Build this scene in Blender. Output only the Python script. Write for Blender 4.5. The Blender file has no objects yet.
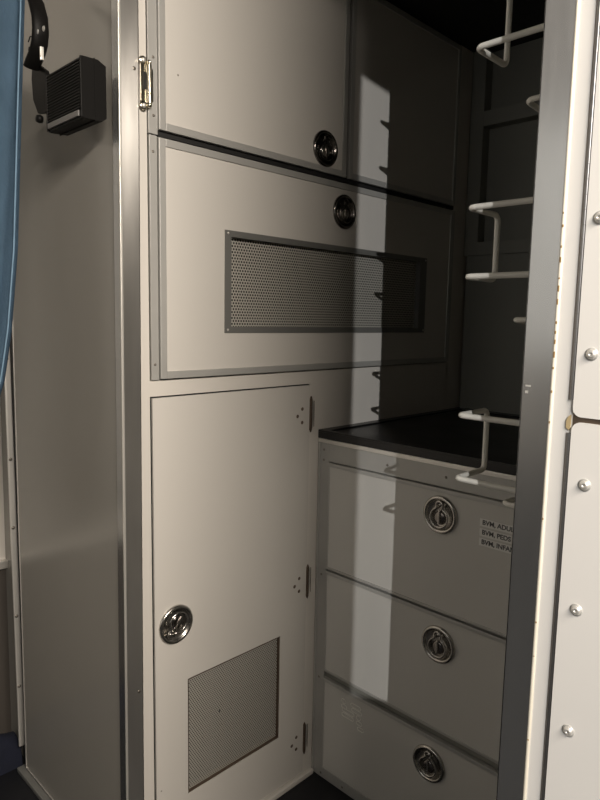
import bpy, bmesh, math, random
from mathutils import Vector, Matrix
random.seed(7)
C = bpy.context.scene.collection
H = 1.118                       # height of the viewpoint above the cabinet floor
PI = math.pi

# ------------------------------------------------------------------ materials
MATS = {}
ANISO_ROT = 0.0
def mat(name, base, rough=0.5, metal=0.0, noise=0.0, nscale=6.0, bump=0.0, bscale=60.0,
        stretch=(1, 1, 1), rvar=0.0, coat=0.0, spec=0.5, aniso=0.0):
    m = bpy.data.materials.new(name); m.use_nodes = True
    nt = m.node_tree; N = nt.nodes; Lk = nt.links
    b = N['Principled BSDF']
    b.inputs['Base Color'].default_value = (*base, 1)
    b.inputs['Roughness'].default_value = rough
    b.inputs['Metallic'].default_value = metal
    b.inputs['Specular IOR Level'].default_value = spec
    b.inputs['Coat Weight'].default_value = coat
    tc = N.new('ShaderNodeTexCoord'); mp = N.new('ShaderNodeMapping')
    mp.inputs['Scale'].default_value = stretch
    Lk.new(tc.outputs['Object'], mp.inputs['Vector'])
    if noise or rvar:
        nz = N.new('ShaderNodeTexNoise'); nz.inputs['Scale'].default_value = nscale
        nz.inputs['Detail'].default_value = 5
        Lk.new(mp.outputs['Vector'], nz.inputs['Vector'])
        if noise:
            mx = N.new('ShaderNodeMix'); mx.data_type = 'RGBA'
            mx.inputs['A'].default_value = (*[c * (1 - noise) for c in base], 1)
            mx.inputs['B'].default_value = (*[min(1, c * (1 + noise)) for c in base], 1)
            Lk.new(nz.outputs['Fac'], mx.inputs['Factor'])
            Lk.new(mx.outputs['Result'], b.inputs['Base Color'])
        if rvar:
            mr = N.new('ShaderNodeMapRange')
            mr.inputs['To Min'].default_value = max(0.02, rough - rvar)
            mr.inputs['To Max'].default_value = rough + rvar
            Lk.new(nz.outputs['Fac'], mr.inputs['Value'])
            Lk.new(mr.outputs['Result'], b.inputs['Roughness'])
    if bump:
        n2 = N.new('ShaderNodeTexNoise'); n2.inputs['Scale'].default_value = bscale
        n2.inputs['Detail'].default_value = 4
        Lk.new(mp.outputs['Vector'], n2.inputs['Vector'])
        bp = N.new('ShaderNodeBump'); bp.inputs['Strength'].default_value = bump
        bp.inputs['Distance'].default_value = 0.002
        Lk.new(n2.outputs['Fac'], bp.inputs['Height'])
        Lk.new(bp.outputs['Normal'], b.inputs['Normal'])
    if aniso:                    # vertical brushing
        tg = N.new('ShaderNodeTangent'); tg.direction_type = 'RADIAL'; tg.axis = 'Z'
        Lk.new(tg.outputs[0], b.inputs['Tangent'])
        b.inputs['Anisotropic'].default_value = aniso
        b.inputs['Anisotropic Rotation'].default_value = ANISO_ROT
    MATS[name] = m
    return m


def perforated(name, base, pitch, hole):
    """sheet metal with a real hexagonal pattern of holes (x/z plane)"""
    m = bpy.data.materials.new(name); m.use_nodes = True
    nt = m.node_tree; N = nt.nodes; Lk = nt.links
    b = N['Principled BSDF']; out = N['Material Output']
    b.inputs['Base Color'].default_value = (*base, 1)
    b.inputs['Metallic'].default_value = 0.35; b.inputs['Roughness'].default_value = 0.5
    tc = N.new('ShaderNodeTexCoord'); sp = N.new('ShaderNodeSeparateXYZ')
    Lk.new(tc.outputs['Object'], sp.inputs['Vector'])
    def mth(op, a, bb=None):
        n = N.new('ShaderNodeMath'); n.operation = op
        for i, v in enumerate((a, bb)):
            if v is None: continue
            if isinstance(v, (int, float)): n.inputs[i].default_value = v
            else: Lk.new(v, n.inputs[i])
        return n.outputs[0]
    v = mth('DIVIDE', sp.outputs['Z'], pitch * 0.866)
    row = mth('FLOOR', v)
    fv = mth('SUBTRACT', mth('SUBTRACT', v, row), 0.5)
    odd = mth('FLOORED_MODULO', row, 2.0)
    u = mth('ADD', mth('DIVIDE', sp.outputs['X'], pitch), mth('MULTIPLY', odd, 0.5))
    fu = mth('SUBTRACT', mth('FRACT', u), 0.5)
    fv2 = mth('MULTIPLY', fv, 0.866)
    d = mth('SQRT', mth('ADD', mth('MULTIPLY', fu, fu), mth('MULTIPLY', fv2, fv2)))
    h = mth('LESS_THAN', d, hole)
    tr = N.new('ShaderNodeBsdfTransparent'); ms = N.new('ShaderNodeMixShader')
    Lk.new(h, ms.inputs['Fac']); Lk.new(b.outputs[0], ms.inputs[1]); Lk.new(tr.outputs[0], ms.inputs[2])
    Lk.new(ms.outputs[0], out.inputs['Surface'])
    MATS[name] = m
    return m

LAM = mat('cream_laminate', (.64, .615, .575), .26, noise=.03, nscale=3, bump=.04, bscale=5, coat=.0)
LAMD = mat('drawer_laminate', (.60, .585, .55), .22, noise=.03, nscale=3)
PAINT = mat('cream_paint', (.66, .63, .585), .38, noise=.03, nscale=5)
WHITE = mat('white_enamel', (.69, .675, .65), .32, noise=.02, nscale=8)
GREYP = mat('grey_panel', (.30, .287, .26), .2, noise=.06, nscale=3, bump=.03, bscale=4)
ALU = mat('aluminium_trim', (.46, .455, .435), .42, metal=.3, noise=.08, nscale=20, rvar=.06)
ALUL = mat('bright_aluminium', (.78, .76, .72), .38, metal=.7, noise=.06, nscale=20)
STEEL = mat('stainless_steel', (.50, .505, .505), .25, metal=.92, noise=.10, nscale=7, stretch=(6, 6, .9), rvar=.05, aniso=.85)
STEELW = mat('stainless_post_warm', (.56, .545, .52), .30, metal=.86, noise=.10, nscale=7, stretch=(6, 6, .9), rvar=.05, aniso=.85)
STEELL = mat('stainless_edge', (.85, .83, .78), .4, metal=.7)
CHROME = mat('dark_chrome', (.52, .50, .47), .26, metal=1, noise=.1, nscale=60)
CHROMEB = mat('black_chrome', (.26, .24, .23), .2, metal=1)
NICKEL = mat('polished_nickel', (.86, .80, .66), .2, metal=1)
BRONZE = mat('brown_hinge_steel', (.16, .12, .09), .4, metal=.7)
RIVET = mat('dull_rivet', (.25, .23, .20), .4, metal=.8)
BLACK = mat('black_plastic', (.006, .0056, .0052), .5, spec=.15, bump=.05, bscale=300)
BLACKG = mat('painted_dark', (.010, .010, .010), .7)  # black standing in for shade in gaps and cupboard interiors
RUBBER = mat('black_rubber', (.009, .009, .0095), .36, noise=.25, nscale=8, rvar=.1, bump=.05)
FLOORM = mat('dark_floor', (.006, .0065, .009), .6, noise=.2, nscale=30, bump=.2, bscale=90)
GREYL = mat('grey_label', (.16, .155, .15), .4)
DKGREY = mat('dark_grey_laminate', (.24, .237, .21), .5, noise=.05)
CEILM = mat('black_ceiling', (.018, .017, .016), .6)
WIRE = mat('white_vinyl_wire', (.78, .76, .70), .35)
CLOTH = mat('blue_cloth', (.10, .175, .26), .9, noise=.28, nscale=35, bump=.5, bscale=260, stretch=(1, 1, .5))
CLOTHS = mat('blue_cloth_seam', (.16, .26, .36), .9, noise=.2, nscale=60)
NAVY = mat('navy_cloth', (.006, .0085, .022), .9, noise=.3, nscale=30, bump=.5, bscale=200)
PAPER = mat('label_tape', (.72, .71, .68), .45)
INK = mat('label_ink', (.09, .09, .09), .6)
GLYPH = mat('pale_print', (.85, .84, .78), .5)
RUST = mat('rust', (.24, .15, .06), .8, noise=.3, nscale=90)
CAULK = mat('cream_caulk', (.62, .58, .49), .6, noise=.06, nscale=60)
TAN = mat('tan_filler', (.40, .31, .17), .6)
ALUD = mat('dull_aluminium', (.20, .20, .19), .45, metal=.3, noise=.08, nscale=20)
HINGEM = mat('piano_hinge_steel', (.28, .27, .265), .35, metal=.9, noise=.15, nscale=90)
WAINS = mat('brown_wainscot', (.075, .066, .058), .5, noise=.08)
ROOMW = mat('garage_wall', (.06, .058, .055), .8, noise=.06)
ROOMF = mat('garage_floor', (.06, .06, .06), .5, noise=.2)
PERF = perforated('perforated_sheet', (.60, .58, .53), .0068, .33)
PAINTF = mat('far_wall_paint', (.62, .58, .52), .5)
PERFL = perforated('perforated_sheet_fine', (.54, .52, .47), .0050, .31)

# ------------------------------------------------------------------ mesh builder
class MB:
    def __init__(s): s.bm = bmesh.new(); s.mats = []
    def _mi(s, m):
        if m not in s.mats: s.mats.append(m)
        return s.mats.index(m)
    def _fin(s, n0, m, M=None, smooth=False):
        s.bm.faces.ensure_lookup_table()
        i = s._mi(m)
        for f in s.bm.faces[n0:]:
            f.material_index = i; f.smooth = smooth
    def box(s, m, x0, x1, y0, y1, z0, z1, bev=0.0, seg=2):
        t = bmesh.new()
        bmesh.ops.create_cube(t, size=1)
        for v in t.verts:
            v.co = Vector(((x0 + x1) / 2 + v.co.x * (x1 - x0), (y0 + y1) / 2 + v.co.y * (y1 - y0), (z0 + z1) / 2 + v.co.z * (z1 - z0)))
        if bev: bmesh.ops.bevel(t, geom=t.edges[:], offset=bev, segments=seg, affect='EDGES', profile=.6)
        s.add(t, m); return s
    def add(s, t, m, M=None, smooth=None):
        bmesh.ops.recalc_face_normals(t, faces=t.faces)
        i = s._mi(m); mp = {}
        for v in t.verts: mp[v] = s.bm.verts.new(M @ v.co if M else v.co)
        for f in t.faces:
            try: g = s.bm.faces.new([mp[v] for v in f.verts])
            except ValueError: continue
            g.material_index = i; g.smooth = f.smooth if smooth is None else smooth
        t.free()
    def prism(s, m, pts, axis, a, b, M=None):
        """polygon extruded along an axis; pts are the two other coordinates in order"""
        t = bmesh.new()
        def P(p, d):
            return Vector({'x': (d, p[0], p[1]), 'y': (p[0], d, p[1]), 'z': (p[0], p[1], d)}[axis])
        A = [t.verts.new(P(p, a)) for p in pts]; B = [t.verts.new(P(p, b)) for p in pts]
        t.faces.new(A); t.faces.new(B)
        for i in range(len(pts)):
            j = (i + 1) % len(pts); t.faces.new((A[i], A[j], B[j], B[i]))
        s.add(t, m, M); return s
    def tube(s, m, pts, r, seg=10, closed=False, M=None, flat=None):
        pts = [Vector(p) for p in pts]; n = len(pts); t = bmesh.new(); rings = []
        ref = None
        for i, p in enumerate(pts):
            if closed: d = (pts[(i + 1) % n] - pts[i - 1]).normalized()
            else: d = (pts[min(i + 1, n - 1)] - pts[max(i - 1, 0)]).normalized()
            if ref is None:
                ref = Vector((0, 0, 1)) if abs(d.z) < .9 else Vector((1, 0, 0))
            u = (ref - d * ref.dot(d)).normalized(); ref = u; w = d.cross(u)
            fu, fw = flat or (1, 1)
            rings.append([t.verts.new(p + (u * fu * math.cos(2 * PI * k / seg) + w * fw * math.sin(2 * PI * k / seg)) * r) for k in range(seg)])
        for i in range(n if closed else n - 1):
            a, b = rings[i], rings[(i + 1) % n]
            for k in range(seg):
                f = t.faces.new((a[k], a[(k + 1) % seg], b[(k + 1) % seg], b[k])); f.smooth = True
        if not closed:
            for rg in (rings[0], rings[-1]): t.faces.new([t.verts.new(q.co) for q in rg])
        s.add(t, m, M); return s
    def lathe(s, m, prof, seg=32, M=None):
        """profile (r, h) around local z"""
        t = bmesh.new(); rings = []
        for r, h in prof:
            if r < 1e-6: rings.append([t.verts.new((0, 0, h))])
            else: rings.append([t.verts.new((r * math.cos(2 * PI * k / seg), r * math.sin(2 * PI * k / seg), h)) for k in range(seg)])
        for a, b in zip(rings, rings[1:]):
            for k in range(seg):
                q = (k + 1) % seg
                if len(a) == 1 and len(b) == 1: continue
                if len(a) == 1: f = t.faces.new((a[0], b[k], b[q]))
                elif len(b) == 1: f = t.faces.new((a[k], a[q], b[0]))
                else: f = t.faces.new((a[k], a[q], b[q], b[k]))
                f.smooth = True
        s.add(t, m, M); return s
    def text(s, m, body, size, M, depth=.0003):
        cu = bpy.data.curves.new('t', 'FONT'); cu.body = body; cu.size = size; cu.extrude = depth; cu.offset = .00035
        o = bpy.data.objects.new('t', cu); C.objects.link(o)
        dg = bpy.context.evaluated_depsgraph_get()
        me = bpy.data.meshes.new_from_object(o.evaluated_get(dg))
        t = bmesh.new(); t.from_mesh(me); s.add(t, m, M)
        bpy.data.objects.remove(o); bpy.data.meshes.remove(me); bpy.data.curves.remove(cu)
        return s

LOC = {}
def obj(name, mb, parent=None, loc=None, rot=None):
    """link a builder as ONE mesh object. Vertices are in viewpoint-relative metres unless rot/local is given"""
    me = bpy.data.meshes.new(name)
    org = LOC[parent.name] if parent else Vector(loc or (0, 0, 0))
    if rot is None:
        for v in mb.bm.verts: v.co -= org
    mb.bm.to_mesh(me); mb.bm.free()
    for m in mb.mats: me.materials.append(m)
    o = bpy.data.objects.new(name, me); C.objects.link(o)
    if parent:
        o.parent = parent; LOC[o.name] = org
    else:
        o.location = org + Vector((0, 0, H)); LOC[o.name] = org
    return o
def thing(name, label, cat, loc, group=None):
    o = bpy.data.objects.new(name, None); C.objects.link(o)
    o.empty_display_size = .05
    o.location = Vector(loc) + Vector((0, 0, H)); LOC[o.name] = Vector(loc)
    return tag(o, label, cat, group)
def tag(o, label, cat, group=None):
    o['label'] = label; o['category'] = cat
    if group: o['group'] = group
    return o
def struct(name, mb):
    o = obj(name, mb); o['kind'] = 'structure'; return o
def frame_y(mb, m, x0, x1, z0, z1, w, y0, y1, bev=.0008, wr=None):
    """picture frame of four bars in an x/z plane"""
    wr = wr or w
    mb.box(m, x0, x0 + w, y0, y1, z0, z1, bev); mb.box(m, x1 - wr, x1, y0, y1, z0, z1, bev)
    mb.box(m, x0 + w, x1 - wr, y0, y1, z1 - w, z1, bev); mb.box(m, x0 + w, x1 - wr, y0, y1, z0, z0 + w, bev)
def holed_panel(mb, m, x0, x1, z0, z1, hx0, hx1, hz0, hz1, y0, y1):
    """slab with a rectangular hole, no seams on its face"""
    t = bmesh.new()
    def ring(y, a, b, c, d): return [t.verts.new(p) for p in ((a, y, c), (b, y, c), (b, y, d), (a, y, d))]
    fo, fi = ring(y0, x0, x1, z0, z1), ring(y0, hx0, hx1, hz0, hz1)
    bo, bi = ring(y1, x0, x1, z0, z1), ring(y1, hx0, hx1, hz0, hz1)
    for k in range(4):
        j = (k + 1) % 4
        t.faces.new((fo[k], fo[j], fi[j], fi[k])); t.faces.new((bo[k], bo[j], bi[j], bi[k]))
        t.faces.new((fo[k], fo[j], bo[j], bo[k])); t.faces.new((fi[k], fi[j], bi[j], bi[k]))
    mb.add(t, m)

# placement frames: local (x right, y up, z out of the surface)
def onA(x, z, y=1.0): return Matrix(((1, 0, 0, x), (0, 0, -1, y), (0, 1, 0, z), (0, 0, 0, 1)))
def onB(y, z, x): return Matrix(((0, 0, -1, x), (-1, 0, 0, y), (0, 1, 0, z), (0, 0, 0, 1)))

def lean(b):
    for v in b.bm.verts: v.co.x += .0066 * (v.co.z + 1.0)
# ------------------------------------------------------------------ setting
JL, SLOT_LOW, SLOT_TOP = 45.56, .228, 1.013  # slot in the added beam blocker: left angle, lower and upper edge
XE = .5655                      # plane of the side walls
b = MB(); b.box(FLOORM, -3.4, 1.8, -4.2, 1.75, -H - .06, -H); struct('floor', b)
b = MB(); b.box(CEILM, XE, 1.76, .2668, 1.0, .752, .80); struct('ceiling', b)
b = MB(); b.box(ROOMW, -3.4, XE, -4.2, 1.75, 2.0, 2.06); struct('ceiling_garage', b)
b = MB(); b.box(ROOMW, -3.46, -3.4, -4.2, 1.75, -H, 2.0); struct('wall_left', b)
b = MB(); b.box(ROOMW, -3.4, 1.8, -4.26, -4.2, -H, 2.0); struct('wall_back', b)
# far wall beyond the grey partition: light above, brown wainscot below, cap strip between
b = MB(); b.box(PAINT, -3.4, .60, 1.62, 1.66, -.615, 2.0); b.box(WAINS, -3.4, .60, 1.62, 1.66, -H, -.636)
b.box(ALUL, -3.4, .60, 1.608, 1.66, -.636, -.615, .002); struct('wall_far', b)
# grey partition left of the corner post
b = MB(); b.box(GREYP, XE, .602, 1.0, 1.478, -1.1, 2.0)
b.box(GREYP, .585, .602, 1.478, 1.62, -H, 2.0)
b.box(ALUL, XE - .0012, XE + .001, 1.4755, 1.4785, -1.1, 2.0)
b.box(ALUL, XE - .0012, XE + .001, 1.03, 1.4785, -1.1018, -1.099)
lean(b); struct('wall_partition', b)
b = MB(); b.box(ALUD, .550, .590, 1.0, 1.50, -H, -1.106, .003); struct('baseboard_partition', b)
b = MB(); b.box(ALUL, .560, .575, 1.5045, 1.5105, -1.06, 2.0, .003)
b.box(BLACKG, .575, .5845, 1.479, 1.52, -1.1, 2.0)  # black filler standing in for the shaded gap beside the strip
for z in (-.9, -.72, -.50, -.335, -.1): b.lathe(RIVET, [(0, .002), (.003, .0015), (.0042, 0)], 12, onA(.5655, z, 1.5035))
struct('trim_1', b)
# wall that carries the cream doors
b = MB()
b.box(PAINT, .590, .6255, 1.0, 1.022, -H, .80)
b.box(PAINT, .6255, 1.073, .989, 1.0, -H, -1.1045, .003)
b.box(PAINT, .6255, 1.62, 1.0, 1.022, -.1435, -.1142)
b.box(PAINT, .6255, 1.0775, 1.0, 1.022, -H, -1.1018)
b.box(PAINT, 1.0445, 1.0775, 1.0, 1.022, -1.1018, -.1435)
b.box(PAINT, 1.0775, 1.62, 1.0, 1.022, -.2525, -.1435)
b.box(PAINT, 1.6145, 1.70, 1.0, 1.022, -.2525, .752)
struct('wall_front', b)
# stainless corner post on the left
b = MB()
b.box(STEELW, XE - .0018, .6000, .9982, 1.0, -H, 2.0, .0006)
b.box(STEEL, XE - .0018, XE, .9982, 1.021, -H, 2.0, .0006)
b.box(STEELL, XE - .0028, XE + .0016, .9970, .9998, -H, 2.0, .0008)
for z in (.413, -.70): b.lathe(RIVET, [(0, .0008), (.003, .0006), (.0034, 0)], 12, onA(.592, z, .9982))
lean(b); struct('trim_2', b)
# back wall of the recess with its face frame
b = MB()
b.box(DKGREY, 1.715, 1.76, .26, 1.022, -.2525, .80)
b.box(DKGREY, 1.678, 1.715, .957, .9995, .192, .752, .001)
b.box(DKGREY, 1.678, 1.715, .2668, .957, .545, .586, .001)
b.box(DKGREY, 1.678, 1.715, .2668, .957, .192, .229, .001)
b.box(DKGREY, 1.684, 1.715, .2668, .992, -.2525, .192, .001)
struct('wall_right', b)

# ------------------------------------------------------------------ latches (one mesh, many uses)
def bulb(rad, neck_w, neck_h, cy, n=26):
    """closed outline of a ring pull: a circle that runs into a short rounded neck"""
    pts = []
    a0 = math.asin(neck_w / rad)
    for i in range(n + 1):
        a = PI / 2 - a0 - (2 * PI - 2 * a0) * i / n
        pts.append((rad * math.cos(a), cy + rad * math.sin(a)))
    # flare between circle and neck, then neck cap
    yb = cy + rad * math.cos(a0)
    L = [(-neck_w * .82, yb + .002), (-neck_w * .85, neck_h - neck_w * .6)]
    for i in range(7):
        a = PI - PI * i / 6
        L.append((neck_w * .85 * math.cos(a), neck_h - neck_w * .6 + neck_w * .8 * math.sin(a)))
    L += [(neck_w * .85, neck_h - neck_w * .6), (neck_w * .82, yb + .002)]
    return pts + L
def make_latch(parent, M, dark=False):
    ch = CHROMEB if dark else CHROME
    b = MB()
    b.lathe(ch, [(.0385, 0), (.0388, .0022), (.0376, .0048), (.0350, .0062), (.0322, .0058), (.0305, .0040),
                 (.0292, .0018), (.020, .0010), (0, .0008)], 48)
    la = obj('latch', b, parent, rot=True)
    la.matrix_local = Matrix.Translation(-LOC[parent.name]) @ M
    LOC[la.name] = Vector((0, 0, 0))
    b = MB()
    pts = bulb(.0195, .0085, .0262, -.0055)
    b.tube(ch, [(x, y, .0058) for x, y in pts], .0024, 8, True)
    pr = obj('pull_ring', b, la, rot=True)
    b = MB()
    b.lathe(CHROMEB if not dark else CHROME, [(.0140, .0008), (.0135, .0030), (.0105, .0042), (0, .0046)], 28, Matrix.Translation((0, -.006, 0)))
    b.box(ch, -.0022, .0022, -.018, .010, .0040, .0075, .0012)
    b.lathe(ch, [(.0042, .001), (.004, .005), (0, .006)], 14, Matrix.Translation((0, .021, 0)))
    obj('thumb_pad', b, la, rot=True)
    return la

def butterfly_hinge(parent, x, z, y):
    b = MB(); M = onA(x, z, y)
    # leaf on the wall strip with rounded ears
    b.prism(NICKEL, [(-.0125, -.030), (-.003, -.030), (-.003, .030), (-.0125, .030)], 'z', 0, .0022, M)
    for s in (-1, 1):
        b.lathe(NICKEL, [(.0072, 0), (.0072, .0020), (.0060, .0030), (0, .0030)], 20, M @ Matrix.Translation((-.0075, s * .0365, 0)))
        b.lathe(STEELL, [(.0040, .003), (.0034, .0046), (0, .0052)], 14, M @ Matrix.Translation((-.0075, s * .0365, 0)))
        b.lathe(NICKEL, [(.0, 0), (.003, .0006), (.0046, .003), (.0040, .006), (.002, .008), (0, .0086)], 16,
                M @ Matrix.Translation((.002, s * .0305, .0045)) @ Matrix.Rotation(-s * PI / 2, 4, 'X'))
    b.box(BLACKG, x - .0085, x - .0028, y - .0030, y - .0018, z - .010, z + .018)  # dark reflection in the leaf, painted as a black plate
    # barrel with knuckle gaps
    for z0, z1 in ((-.031, -.0175), (-.0165, .031)):
        b.tube(NICKEL, [(x + .002, y - .0045, z + z0), (x + .002, y - .0045, z + z1)], .0046, 18)
    b.prism(NICKEL, [(.005, -.028), (.0115, -.026), (.0115, .026), (.005, .028)], 'z', .0005, .0022, M)
    return obj('hinge', b, parent)

# ------------------------------------------------------------------ upper cabinet, two doors
t = thing('overhead_cabinet', 'cream two-door cupboard above the wide panel with the grille', 'cabinet', (1.12, 1.19, .3145))
b = MB(); b.box(BLACKG, .6275, 1.6125, .9995, 1.38, .3145, .7515)  # body coloured black so the gaps around the doors look shaded
b.box(ALU, .6265, .6445, .9955, .9995, .3145, .7515, .0006)
for z in (.345, .44): b.lathe(RIVET, [(0, .0012), (.0022, .0008), (.0026, 0)], 12, onA(.6365, z, .9955))
obj('body', b, t)
def framed_door(parent, x0, x1, z0, z1, w=.0135, wb=None):
    b = MB(); b.box(LAM, x0 + .002, x1 - .002, .994, .999, z0 + .002, z1 - .002)
    d = obj('door', b, parent)
    b = MB(); frame_y(b, ALU, x0, x1, z0, z1, w, .9915, .9993, .0012)
    obj('door_trim', b, d)
    return d
d = framed_door(t, .6455, 1.1415, .3235, .745)
d['label'] = 'left door with the brass butterfly hinge'
make_latch(d, onA(1.0705, .3735, .994), True)
butterfly_hinge(d, .6235, .3925, .9955)
b = MB(); b.lathe(RIVET, [(0, .0006), (.0014, .0004), (.002, 0)], 8, onA(.686, .4237, .994)); obj('chip_mark', b, d)
d = framed_door(t, 1.1505, 1.606, .3235, .745)
d['label'] = 'right door in the shadow'

# ------------------------------------------------------------------ middle cabinet with long grille
t = thing('wall_cabinet', 'cream cupboard with a wide flap and a long perforated grille', 'cabinet', (1.12, 1.19, -.1135))
b = MB()
b.box(DKGREY, .6275, 1.6125, 1.06, 1.38, -.1135, .3125)
b.box(BLACKG, .70, 1.58, 1.055, 1.06, -.09, .29)
b.box(DKGREY, .6275, .70, .9995, 1.06, -.1135, .3125); b.box(DKGREY, 1.54, 1.6125, .9995, 1.06, -.1135, .3125)
b.box(DKGREY, .70, 1.54, .9995, 1.06, .255, .3125); b.box(DKGREY, .70, 1.54, .9995, 1.06, -.1135, -.06)
b.box(ALU, .6275, .6425, .9955, .9995, -.1135, .3125, .0006)
for z in (-.085, .285): b.lathe(RIVET, [(0, .0012), (.0022, .0008), (.0026, 0)], 12, onA(.6345, z, .9955))
obj('body', b, t)
b = MB()
x0, x1, z0, z1 = .6445, 1.6105, -.1115, .3105
holed_panel(b, LAM, x0 + .002, x1 - .002, z0 + .002, z1 - .002, .807, 1.452, -.0165, .1585, .994, .999)
d = obj('door', b, t)
b = MB(); frame_y(b, ALU, x0, x1, z0, z1, .0135, .9915, .9993, .0012, wr=.02); obj('door_trim', b, d)
make_latch(d, onA(1.1395, .2475, .994), True)
b = MB()
holed_panel(b, ALUD, .7915, 1.482, -.0282, .170, .8075, 1.4515, -.0162, .158, .9925, .994)
holed_panel(b, ALUD, .8075 - .001, 1.4515 + .001, -.0172, .159, .8075, 1.4515, -.0162, .158, .9935, 1.0100)
for x, z in ((.7995, .164), (.7995, -.022), (1.476, .164), (1.476, -.022)): b.lathe(ALUL, [(0, .0012), (.0022, .0008), (.0026, 0)], 10, onA(x, z, .9925))
g = obj('grille_frame', b, d)
b = MB(); b.box(PERF, .8077, 1.4513, 1.0060, 1.0064, -.016, .1578); obj('grille', b, d)

# ------------------------------------------------------------------ tall cabinet, lower left
t = thing('tall_cabinet', 'cream full-height cupboard with round latch and square vent at the bottom', 'cabinet', (.835, 1.19, -1.101))
b = MB(); b.box(BLACKG, .627, 1.043, 1.06, 1.38, -1.101, -.1445)
b.box(BLACKG, .627, .640, 1.002, 1.06, -1.101, -.1445); b.box(BLACKG, 1.034, 1.043, 1.002, 1.06, -1.101, -.1445)
b.box(BLACKG, .640, 1.034, 1.002, 1.06, -.157, -.1445); b.box(BLACKG, .640, 1.034, 1.002, 1.06, -1.101, -1.09)
obj('body', b, t)
b = MB()
dx0, dx1, dz0, dz1 = .6295, 1.0425, -1.0985, -.1465
holed_panel(b, LAM, dx0, dx1, dz0, dz1, .7040, .9597, -.9715, -.7194, .9975, 1.016)
for z in (-1.05, -.93): b.lathe(RIVET, [(0, .0005), (.0012, .0003), (.0016, 0)], 8, onA(.640 + .012 * (z < -1), z, .9975))
d = obj('door', b, t)
make_latch(d, onA(.6760, -.5935, .9975) @ Matrix.Rotation(math.radians(140), 4, 'Z'))
b = MB(); b.box(PERFL, .7042, .9595, 1.0042, 1.0046, -.9713, -.7196)
b.lathe(INK, [(0, .0008), (.0022, .0006), (.003, 0)], 10, onA(.79, -.83, 1.0042))
obj('vent_grille', b, d)
b = MB()
frame_y(b, BRONZE, .7040, .9597, -.9715, -.7194, .0035, .9990, 1.0150, .0004); obj('vent_edge_shade', b, d)  # dark rim added as the shade on the edges of the vent recess
def strap_hinge(z, h):
    b = MB(); x = 1.0445
    b.prism(BRONZE, [(-.003, -h * .42), (0, -h * .5), (.003, -h * .42), (.003, h * .42), (0, h * .5), (-.003, h * .42)], 'z', .001, .0045, onA(x, z, .9985))
    for k in range(-2, 3): b.tube(BRONZE, [(x, .9955, z + k * h * .15 - h * .065), (x, .9955, z + k * h * .15 + h * .065)], .0034, 12)
    b.box(ALUL, x + .0055, x + .013, .9982, 1.0002, z - h * .36, z + h * .36, .0006)
    b.box(BRONZE, x + .012, x + .0138, .9978, 1.0002, z - h * .36, z + h * .36)
    for dx, dz in ((-.026, .014), (-.041, -.0015), (-.026, -.017)):
        b.lathe(BRONZE, [(0, .0016), (.0030, .0012), (.0042, 0)], 14, onA(x + dx, z + dz, .9975))
    return obj('hinge', b, d)
h0 = strap_hinge(-.2134, .083)
for z in (-.6125, -1.0122):
    c = h0.copy(); C.objects.link(c); c.location.z += z + .2134

# ------------------------------------------------------------------ drawer cabinet
XB = 1.0782
t = thing('drawer_cabinet', 'grey-framed three-drawer unit under the black counter', 'cabinet', (1.36, .63, -H))
b = MB()
b.box(DKGREY, XB + .006, 1.66, .272, .9985, -H + .001, -.272)
# metal face frame
b.box(ALU, XB, XB + .006, .9675, .9990, -H + .001, -.2815, .0008)
b.box(ALU, XB, XB + .006, .3, .9675, -.3235, -.2815, .0008)
b.box(ALU, XB, XB + .006, .272, .3, -H + .001, -.2815, .0008)
b.box(ALU, XB - .003, XB + .003, .9935, .9990, -H + .001, -.2815, .0008)
b.box(ALU, XB, XB + .006, .3, .9675, -H + .001, -1.094, .0008)
b.box(ALUL, XB - .004, XB + .006, .272, .9990, -.2815, -.272, .0012)
for y, z in ((.983, -.298), (.983, -.322), (.657, -.3027), (.80, -.3027), (.5, -.3027), (.983, -.60), (.983, -.86)):
    b.lathe(RIVET, [(0, .0014), (.0024, .001), (.003, 0)], 12, onB(y, z, XB))
for y in (.97, .9, .62): b.lathe(RIVET, [(0, .0012), (.0022, .001), (.003, 0)], 10, onB(y, -1.107, XB))
obj('body', b, t)
XF = XB - .004
def drawer(z0, z1, note):
    b = MB(); b.box(LAMD, XF, XB + .006, .305, .9640, z0 + .003, z1 - .003)
    d = obj('drawer', b, t); d['label'] = note
    b = MB()
    # folded aluminium edging around the front
    b.box(ALU, XF - .0022, XB + .004, .3035, .9655, z1 - .0085, z1, .0010)
    b.box(ALU, XF - .0014, XB + .004, .3035, .9655, z0, z0 + .006, .0010)
    b.box(ALU, XF - .0014, XB + .004, .9595, .9655, z0 + .006, z1 - .0085, .0010)
    b.box(ALU, XF - .0014, XB + .004, .3035, .3095, z0 + .006, z1 - .0085, .0010)
    obj('drawer_trim', b, d)
    return d
d1 = drawer(-.5795, -.3255, 'top drawer with three printed labels')
d2 = drawer(-.8350, -.5840, 'middle drawer')
d3 = drawer(-1.0900, -.8520, 'bottom drawer with a faint printed sticker')
for d, y, z in ((d1, .6625, -.3786), (d2, .6535, -.6474), (d3, .6625, -.9141)):
    make_latch(d, onB(y, z, XF))
# label tapes
for k, (txt, zt) in enumerate((('BVM, ADULT', -.3648), ('BVM, PEDS', -.3838), ('BVM, INFANT', -.4025))):
    b = MB(); w = .098; h = .0152
    b.box(PAPER, XF - .0006, XF, .5765 - w, .5765, zt - h, zt, .0002)
    b.text(INK, txt, .0125, onB(.5715, zt - h + .0040, XF - .0006))
    obj('label', b, d1)
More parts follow.
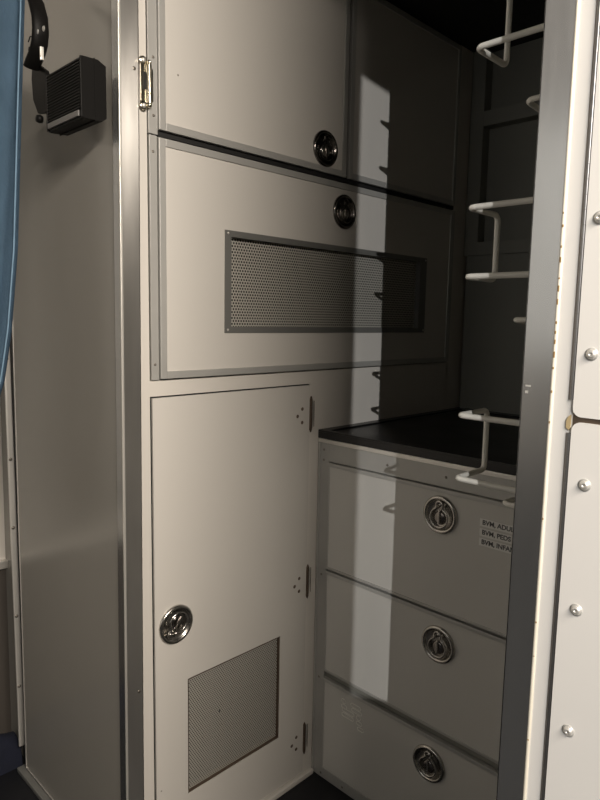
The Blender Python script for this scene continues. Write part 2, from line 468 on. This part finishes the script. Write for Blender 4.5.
# faint outlined print on the bottom drawer (letters turned on their side, not legible)
b = MB()
def loop(y, z, L, W, r=.0007):
    pts = []
    for s, a0 in ((1, -PI / 2), (-1, PI / 2)):
        for i in range(7):
            a = a0 + PI * i / 6
            pts.append((s * (L / 2 - W / 2) + W / 2 * math.cos(a), W / 2 * math.sin(a)))
    b.tube(GLYPH, [(XF - .0004, y - px, z + pz) for px, pz in pts], r * 1.3, 6, True)
for y, z, L, W in ((.8985, -.8835, .014, .010), (.897, -.8965, .016, .010), (.884, -.905, .036, .0085), (.885, -.9165, .036, .0085),
                   (.862, -.8815, .030, .0090), (.859, -.8925, .030, .0085), (.853, -.9045, .012, .010), (.851, -.917, .016, .009), (.846, -.930, .018, .008)):
    loop(y, z, L, W)
obj('printed_sticker', b, d3)

# ------------------------------------------------------------------ counter
b = MB()
b.box(RUBBER, 1.0735, 1.6775, .270, .9985, -.2712, -.2560, .0012)
b.box(RUBBER, 1.0735, 1.0905, .270, .9985, -.2562, -.2522, .0012)
b.box(RUBBER, 1.0905, 1.6775, .976, .9985, -.2562, -.2522, .0012)
b.box(RUBBER, 1.655, 1.6775, .270, .976, -.2562, -.2522, .0012)
o = obj('countertop', b, loc=(1.38, .63, -.2712)); tag(o, 'black rubber-covered counter over the three drawers', 'countertop')

# ------------------------------------------------------------------ right-hand cabinet: post, strip, hinged white doors
YD = .2668
t = thing('equipment_cabinet', 'white locker at the right edge with steel corner and two riveted doors', 'cabinet', (1.1, -.15, -H))
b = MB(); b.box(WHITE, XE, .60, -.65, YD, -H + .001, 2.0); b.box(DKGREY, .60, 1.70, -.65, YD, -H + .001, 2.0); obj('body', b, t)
b = MB()
b.box(STEEL, XE - .0016, XE, .2405, YD + .0016, -H + .001, 2.0, .0005)
b.box(STEEL, XE - .0016, XE + .03, YD, YD + .0016, -H + .001, 2.0, .0005)
for z, w, hh in ((-.0565, .005, .0016), (-.0622, .0028, .0024)):
    b.box(ALUL, XE - .0019, XE - .0015, .2645 - w, .2645, z - hh / 2, z + hh / 2, .0001)
o = obj('corner_guard', b, t); o['label'] = 'brushed stainless steel corner guard'
b = MB(); b.tube(CAULK, [(XE - .0004, .2400, -H + .001), (XE - .0004, .2400, 2.0)], .0018, 8)
rnd = random.Random(3)
z = .115
while z > -.45:
    n = 1 if z > .02 or z < -.06 else 2
    dens = 1.0 if -.06 < z < .10 else .25
    if rnd.random() < dens * .75:
        hh = rnd.uniform(.0015, .006) if dens == 1 else rnd.uniform(.001, .0025)
        b.box(RUST, XE - .0024, XE - .0004, .2393 - rnd.uniform(0, .0004), .2406, z - hh / 2, z + hh / 2, .0005)
    z -= rnd.uniform(.006, .012)
o = obj('caulk_bead', b, t); o['label'] = 'rust-spotted cream caulk line'
def rrect(y0, y1, z0, z1, r, n=6):
    P = []
    for cy, cz, a0 in ((y1 - r, z1 - r, 0), (y0 + r, z1 - r, PI / 2), (y0 + r, z0 + r, PI), (y1 - r, z0 + r, 1.5 * PI)):
        for i in range(n + 1):
            a = a0 + PI / 2 * i / n; P.append((cy + r * math.cos(a), cz + r * math.sin(a)))
    return P
screw_proto = None
def white_door(z0, z1, zs, hz0, hz1, note):
    global screw_proto
    b = MB()
    b.prism(WHITE, rrect(-.40, .2195, z0, z1, .0075), 'x', XE - .0030, XE - .0008)
    d = obj('door', b, t); d['label'] = note
    b = MB(); z = hz0; k = 0
    while z < hz1 - .004:
        ze = min(z + .0125, hz1)
        b.tube(HINGEM, [(XE - .0002, .2222, z + .0001), (XE - .0002, .2222, ze - .0001)], .0021, 12); z = ze
    b.box(BRONZE, XE - .0008, XE, .2197, .2246, hz0, hz1)
    obj('piano_hinge', b, d)
    for y, z in zs:
        b = MB()
        M = onB(y - .0026, z, XE - .0030)
        b.lathe(ALU, [(.0056, 0), (.0056, .0006), (.0044, .0012)], 20, M)
        b.lathe(ALUL, [(.0044, .0010), (.0040, .0022), (.0026, .0031), (.0012, .0034), (.0010, .0024), (0, .0023)], 20, M)
        obj('rivet', b, d)
    return d
white_door(-.0798, 1.9, [(.2095, -.0246), (.211, .089)], -.0655, 1.9, 'upper white door')
white_door(-1.09, -.0845, [(.2072, -.1386), (.2062, -.2527), (.2053, -.3686), (.2045, -.484)], -1.09, -.0950, 'lower white door')
b = MB(); b.box(BRONZE, XE - .0008, XE, -.398, .2195, -1.089, 1.9); obj('gap_shade_plate', b, t)  # dark plate put behind the doors so their gap reads as shade
b = MB(); b.prism(TAN, [(.2212, -.0785), (.2232, -.080), (.2252, -.084), (.2250, -.0905), (.2222, -.0925), (.2212, -.088)], 'x', XE - .0016, XE - .0002)
obj('filler_patch', b, t)

# ------------------------------------------------------------------ wire racks on the side of the locker
def rod(mb, pts, r=.0034, cr=.009):
    """bent round wire with filleted corners"""
    P = [Vector(p) for p in pts]; out = [P[0]]
    for a, q, c in zip(P, P[1:], P[2:]):
        d0 = (a - q); d1 = (c - q); k = min(cr, d0.length * .45, d1.length * .45)
        s, e = q + d0.normalized() * k, q + d1.normalized() * k
        for i in range(6):
            u = i / 5; out.append(s * (1 - u) ** 2 + q * 2 * u * (1 - u) + e * u * u)
    out.append(P[-1]); mb.tube(WIRE, out, r, 10)
racks = [(.546, .635, None, 'white wire glove rack, topmost'), (.297, .374, .27, ''), (.052, .128, .005, ''), (-.182, -.107, -.234, '')]
notes = ['white wire bracket whose upright runs out of the top edge of the photo',
         'white wire bracket in the middle, beside the dark window frame',
         'white wire bracket just above the black counter, the lowest']
yw = YD + .0016
for (zl, zu, zr, n), note in zip(racks[1:] + racks[:1], notes + ['']):
    r = thing('wire_rack', note or 'white wire bracket right under the black ceiling, above all the other brackets', 'wire rack', (.70, yw, zl), 'wire glove racks on the locker side')
    b = MB(); rod(b, [(.655, yw, zu), (.655, .386, zu), (.722, .386, zu), (.722, .386, zl), (.655, .386, zl), (.655, yw, zl)])
    obj('front_wire', b, r)
    if zr is None:
        pass
    else:
        b = MB(); rod(b, [(.770, yw, zr), (.770, .383, zr), (.845, .383, zr - .004), (.845, yw, zr)], .0034, .012)
        obj('rear_wire', b, r)
    b = MB()
    b.box(DKGREY, .645, .855, yw, yw + .002, zl - (.06 if zr is not None else .159), zu + .01, .0006); obj('back_plate', b, r)

# ------------------------------------------------------------------ two-way radio speaker and its bracket
t = thing('speaker', 'small black speaker box with ribbed front on the grey partition', 'speaker', (.533, 1.07, .316))
b = MB(); x0, x1, y0, y1, z0, z1 = .5122, .553, 1.0046, 1.133, .3165, .4095
b.prism(BLACK, [(x0, z0), (x0 + .004, z0 - .001), (x1 - .006, z0 + .001), (x1, z0 + .006), (x1, z1 - .006), (x1 - .014, z1 + .001), (x0, z1)], 'y', y0, y1)
b.prism(BLACK, [(x0 + .020, z0 - .002), (x0 + .0215, z0 - .002), (x0 + .0215, z1 + .002), (x0 + .020, z1 + .002)], 'y', y0 - .0006, y1 + .0006)
obj('case', b, t)
b = MB(); n = 17
for k in range(n):
    z = z0 + .016 + (z1 - z0 - .020) * k / (n - 1)
    b.box(BLACK, x0 - .0030, x0 + .0005, y0 + .004, y1 - .004, z - .0013, z + .0013, .0006)
b.box(BLACK, x0 - .0032, x0 + .001, y0, y0 + .0035, z0, z1, .0008); b.box(BLACK, x0 - .0032, x0 + .001, y1 - .0035, y1, z0, z1, .0008)
obj('ribbed_front', b, t)
b = MB(); b.box(GREYL, x0 - .0036, x0, y0 + .011, y1 - .004, z0 + .0035, z0 + .0125, .0006)
o = obj('name_plate', b, t); o['label'] = 'blank grey name strip'
b = MB()
b.prism(BLACK, [(1.133, .405), (1.142, .421), (1.174, .440), (1.193, .457), (1.200, .420), (1.196, .384), (1.178, .357), (1.150, .352), (1.133, .36)], 'x', .514, .520)
b.box(BLACK, .516, .5755, 1.150, 1.170, .376, .394, .002); b.box(BLACK, .516, .530, 1.128, 1.15, .376, .394, .002)
obj('bracket', b, t)
b = MB(); M = Matrix.Translation((.513, 1.170, .346)) @ Matrix.Rotation(PI / 2, 4, 'Y')
b.lathe(BLACK, [(0, -.006), (.006, -.005), (.0075, 0), (.006, .005), (0, .006)], 16, M); obj('thumb_knob', b, t)

t = thing('flexible_arm', 'black curved arm running up the partition between the curtain and the speaker', 'arm', (.50, 1.13, .44))
b = MB()
pts = [(.50, 1.200, .585), (.50, 1.1616, .5556), (.50, 1.1360, .527), (.50, 1.1230, .499), (.50, 1.1210, .476), (.50, 1.1260, .458), (.502, 1.136, .446), (.508, 1.150, .437), (.515, 1.162, .428)]
pts = [(.50, y + .004, z) for x, y, z in pts]
b.tube(BLACK, pts, .0145, 16, flat=(.45, 1.0))
obj('arm', b, t)
b = MB()
for y, z in ((1.122, .472), (1.098, .470)): b.lathe(ALUL, [(0, .002), (.0035, .0016), (.0045, 0)], 12, onB(y, z, .4935))
o = obj('screw', b, t); o['label'] = 'pale screws on the arm'
b = MB(); b.box(STEELL, .488, .4935, 1.1005, 1.1045, .421, .442, .0006)
o = obj('cable_tag', b, t); o['label'] = 'thin white tag'
b = MB()
b.tube(BLACK, [(.494, 1.13, .467), (.489, 1.142, .4685), (.490, 1.152, .463)], .001, 6); b.tube(BLACK, [(.494, 1.13, .450), (.488, 1.145, .452), (.490, 1.152, .449)], .001, 6)
obj('loose_cable', b, t)

# ------------------------------------------------------------------ blue curtain, gathered back at the left
def curtain():
    edge = [(.60, .4655, 1.092), (.499, .4593, 1.0871), (.3405, .4438, 1.0745), (.1026, .4211, 1.055), (-.0243, .4046, 1.0489), (-.1038, .3907, 1.0489), (-.1835, .3678, 1.0579), (-.32, .315, 1.085)]
    def E(z):
        for (za, xa, ya), (zb, xb, yb) in zip(edge, edge[1:]):
            if za >= z >= zb:
                u = (za - z) / (za - zb); return xa + (xb - xa) * u, ya + (yb - ya) * u
        return edge[-1][1:]
    R = Vector((.704, -.71, 0)); F = Vector((.71, .704, 0))
    nz, ns = 60, 48
    mb = MB(); t = bmesh.new(); g = []
    for i in range(nz + 1):
        z = .60 - .92 * i / nz; ex, ey = E(z); row = []
        for j in range(ns + 1):
            s = .30 * j / ns
            sq = 1 - .25 * max(0, (.2 - z)) 
            f = .010 * math.sin(s * 75 + z * 3) + .006 * math.sin(s * 160 + 2 + z * 5)
            f *= min(1, s / .012)
            p = Vector((ex, ey, z)) - R * s * sq + F * (f - .10 * s)
            row.append(t.verts.new(p))
        g.append(row)
    for i in range(nz):
        for j in range(ns):
            f = t.faces.new((g[i][j], g[i][j + 1], g[i + 1][j + 1], g[i + 1][j])); f.smooth = True
    bmesh.ops.solidify(t, geom=t.faces[:], thickness=.003)
    mb.add(t, CLOTH)
    o = obj('curtain', mb, loc=(.40, 1.1, -.32))
    mb = MB()
    pts = []
    for i in range(nz + 1):
        z = .60 - .92 * i / nz; ex, ey = E(z); s = .0055
        pts.append(Vector((ex, ey, z)) - R * s - F * .003)
    mb.tube(CLOTHS, pts, .0013, 8)
    h = obj('hem_seam', mb, o); h['label'] = 'paler stitched hem'
    return o
tag(curtain(), 'blue cloth curtain hanging at the left edge, its hem curving away', 'curtain')

# navy cloth bundled on the floor in the far left corner
t_ = bmesh.new(); nx, ny = 36, 14; top = []
for i in range(nx + 1):
    row = []
    for j in range(ny + 1):
        u, v = i / nx, j / ny; x = .14 + .43 * u; y = 1.513 + .09 * v
        hgt = .10 * (max(0, math.sin(PI * v)) ** .4) * (math.sin(PI * (u * .92 + .04)) ** .2)
        hgt += .006 * math.sin(x * 60 + y * 30) * math.sin(PI * v) + .005 * math.sin(x * 31 - y * 55) * math.sin(PI * v)
        row.append(t_.verts.new((x, y, -H + .001 + max(0, hgt))))
    top.append(row)
for i in range(nx):
    for j in range(ny):
        f = t_.faces.new((top[i][j], top[i + 1][j], top[i + 1][j + 1], top[i][j + 1])); f.smooth = True
bot = [t_.verts.new((v.co.x, v.co.y, -H + .0005)) for v in (top[0][0], top[nx][0], top[nx][ny], top[0][ny])]
t_.faces.new(bot)
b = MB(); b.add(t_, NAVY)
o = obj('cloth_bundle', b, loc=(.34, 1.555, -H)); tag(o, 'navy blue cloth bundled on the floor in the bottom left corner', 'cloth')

# added unseen wall behind the viewpoint, its slot trimming the garage lamp's beam
Ld = Vector((-2.575, -2.845)); u = Vector((math.cos(PI / 4), math.sin(PI / 4))); v = Vector((-u.y, u.x))
def blocker_slab(b, a0, a1, z0, z1, r=2.8):
    p0 = Ld + u * r + v * r * math.tan(math.radians(a0 - 45)); p1 = Ld + u * r + v * r * math.tan(math.radians(a1 - 45))
    b.prism(ROOMW, [tuple(p0), tuple(p1), tuple(p1 + u * -.05), tuple(p0 + u * -.05)], 'z', z0, z1)
b = MB()
blocker_slab(b, JL, 60, -H + .002, 2.0); blocker_slab(b, 22, 36, -H + .002, 2.0)
blocker_slab(b, 36, JL, -H + .002, SLOT_LOW); blocker_slab(b, 36, JL, SLOT_TOP, 2.0)
struct('beam_blocker', b)

# ------------------------------------------------------------------ light
w = bpy.data.worlds.new('world'); bpy.context.scene.world = w; w.use_nodes = True
w.node_tree.nodes['Background'].inputs[0].default_value = (.8, .82, .85, 1)
w.node_tree.nodes['Background'].inputs[1].default_value = .004
def light(name, kind, loc, power, col, **k):
    l = bpy.data.lights.new(name, kind); l.energy = power; l.color = col
    for a, v in k.items(): setattr(l, a, v)
    o = bpy.data.objects.new(name, l); C.objects.link(o); o.location = Vector(loc) + Vector((0, 0, H)); return o
g = light('garage_lamp', 'SPOT', (-2.575, -2.845, 1.49), 480, (1, .98, .95), shadow_soft_size=.008, spot_size=math.radians(34), spot_blend=.25)
g.rotation_euler = (Vector((.9, .60, -.35)) - Vector((-2.575, -2.845, 1.49))).to_track_quat('-Z', 'Y').to_euler()
a = light('dome_lamp', 'AREA', (-.03, -.90, .84), 34, (1, .895, .775), shape='RECTANGLE', size=.94, size_y=.16, spread=math.radians(130))
c = light('fill_light', 'AREA', (-3.0, .9, .5), 7.5, (1, .97, .90), shape='RECTANGLE', size=1.4, size_y=1.2)  # added fill light for the drawers and recess, no window there
c.rotation_euler = (0, math.radians(-90), 0)
# the strip lies along the wall of the recess and is tilted towards the cream doors
a.rotation_euler = (math.radians(62), 0, 0)

# ------------------------------------------------------------------ camera
R0 = (0.7041235056102921, -0.7098499400285868, 0.01797641478389728)
R1 = (-0.0758627077086297, -0.10037372019506063, -0.9920534087806542)
R2 = (0.7060134123557339, 0.6971643844428744, -0.12452663425227026)
M = Matrix(((R0[0], -R1[0], -R2[0], 0), (R0[1], -R1[1], -R2[1], 0), (R0[2], -R1[2], -R2[2], H), (0, 0, 0, 1)))
cd = bpy.data.cameras.new('camera'); cam = bpy.data.objects.new('camera', cd); C.objects.link(cam)
cam.matrix_world = M; cd.sensor_fit = 'AUTO'; cd.sensor_width = 36; cd.lens = 638.4635 / 800 * 36; cd.clip_start = .02
s = bpy.context.scene; s.camera = cam
s.view_settings.view_transform = 'Standard'; s.view_settings.look = 'None'
s.view_settings.gamma = 1; s.view_settings.use_curve_mapping = False; s.view_settings.exposure = 0
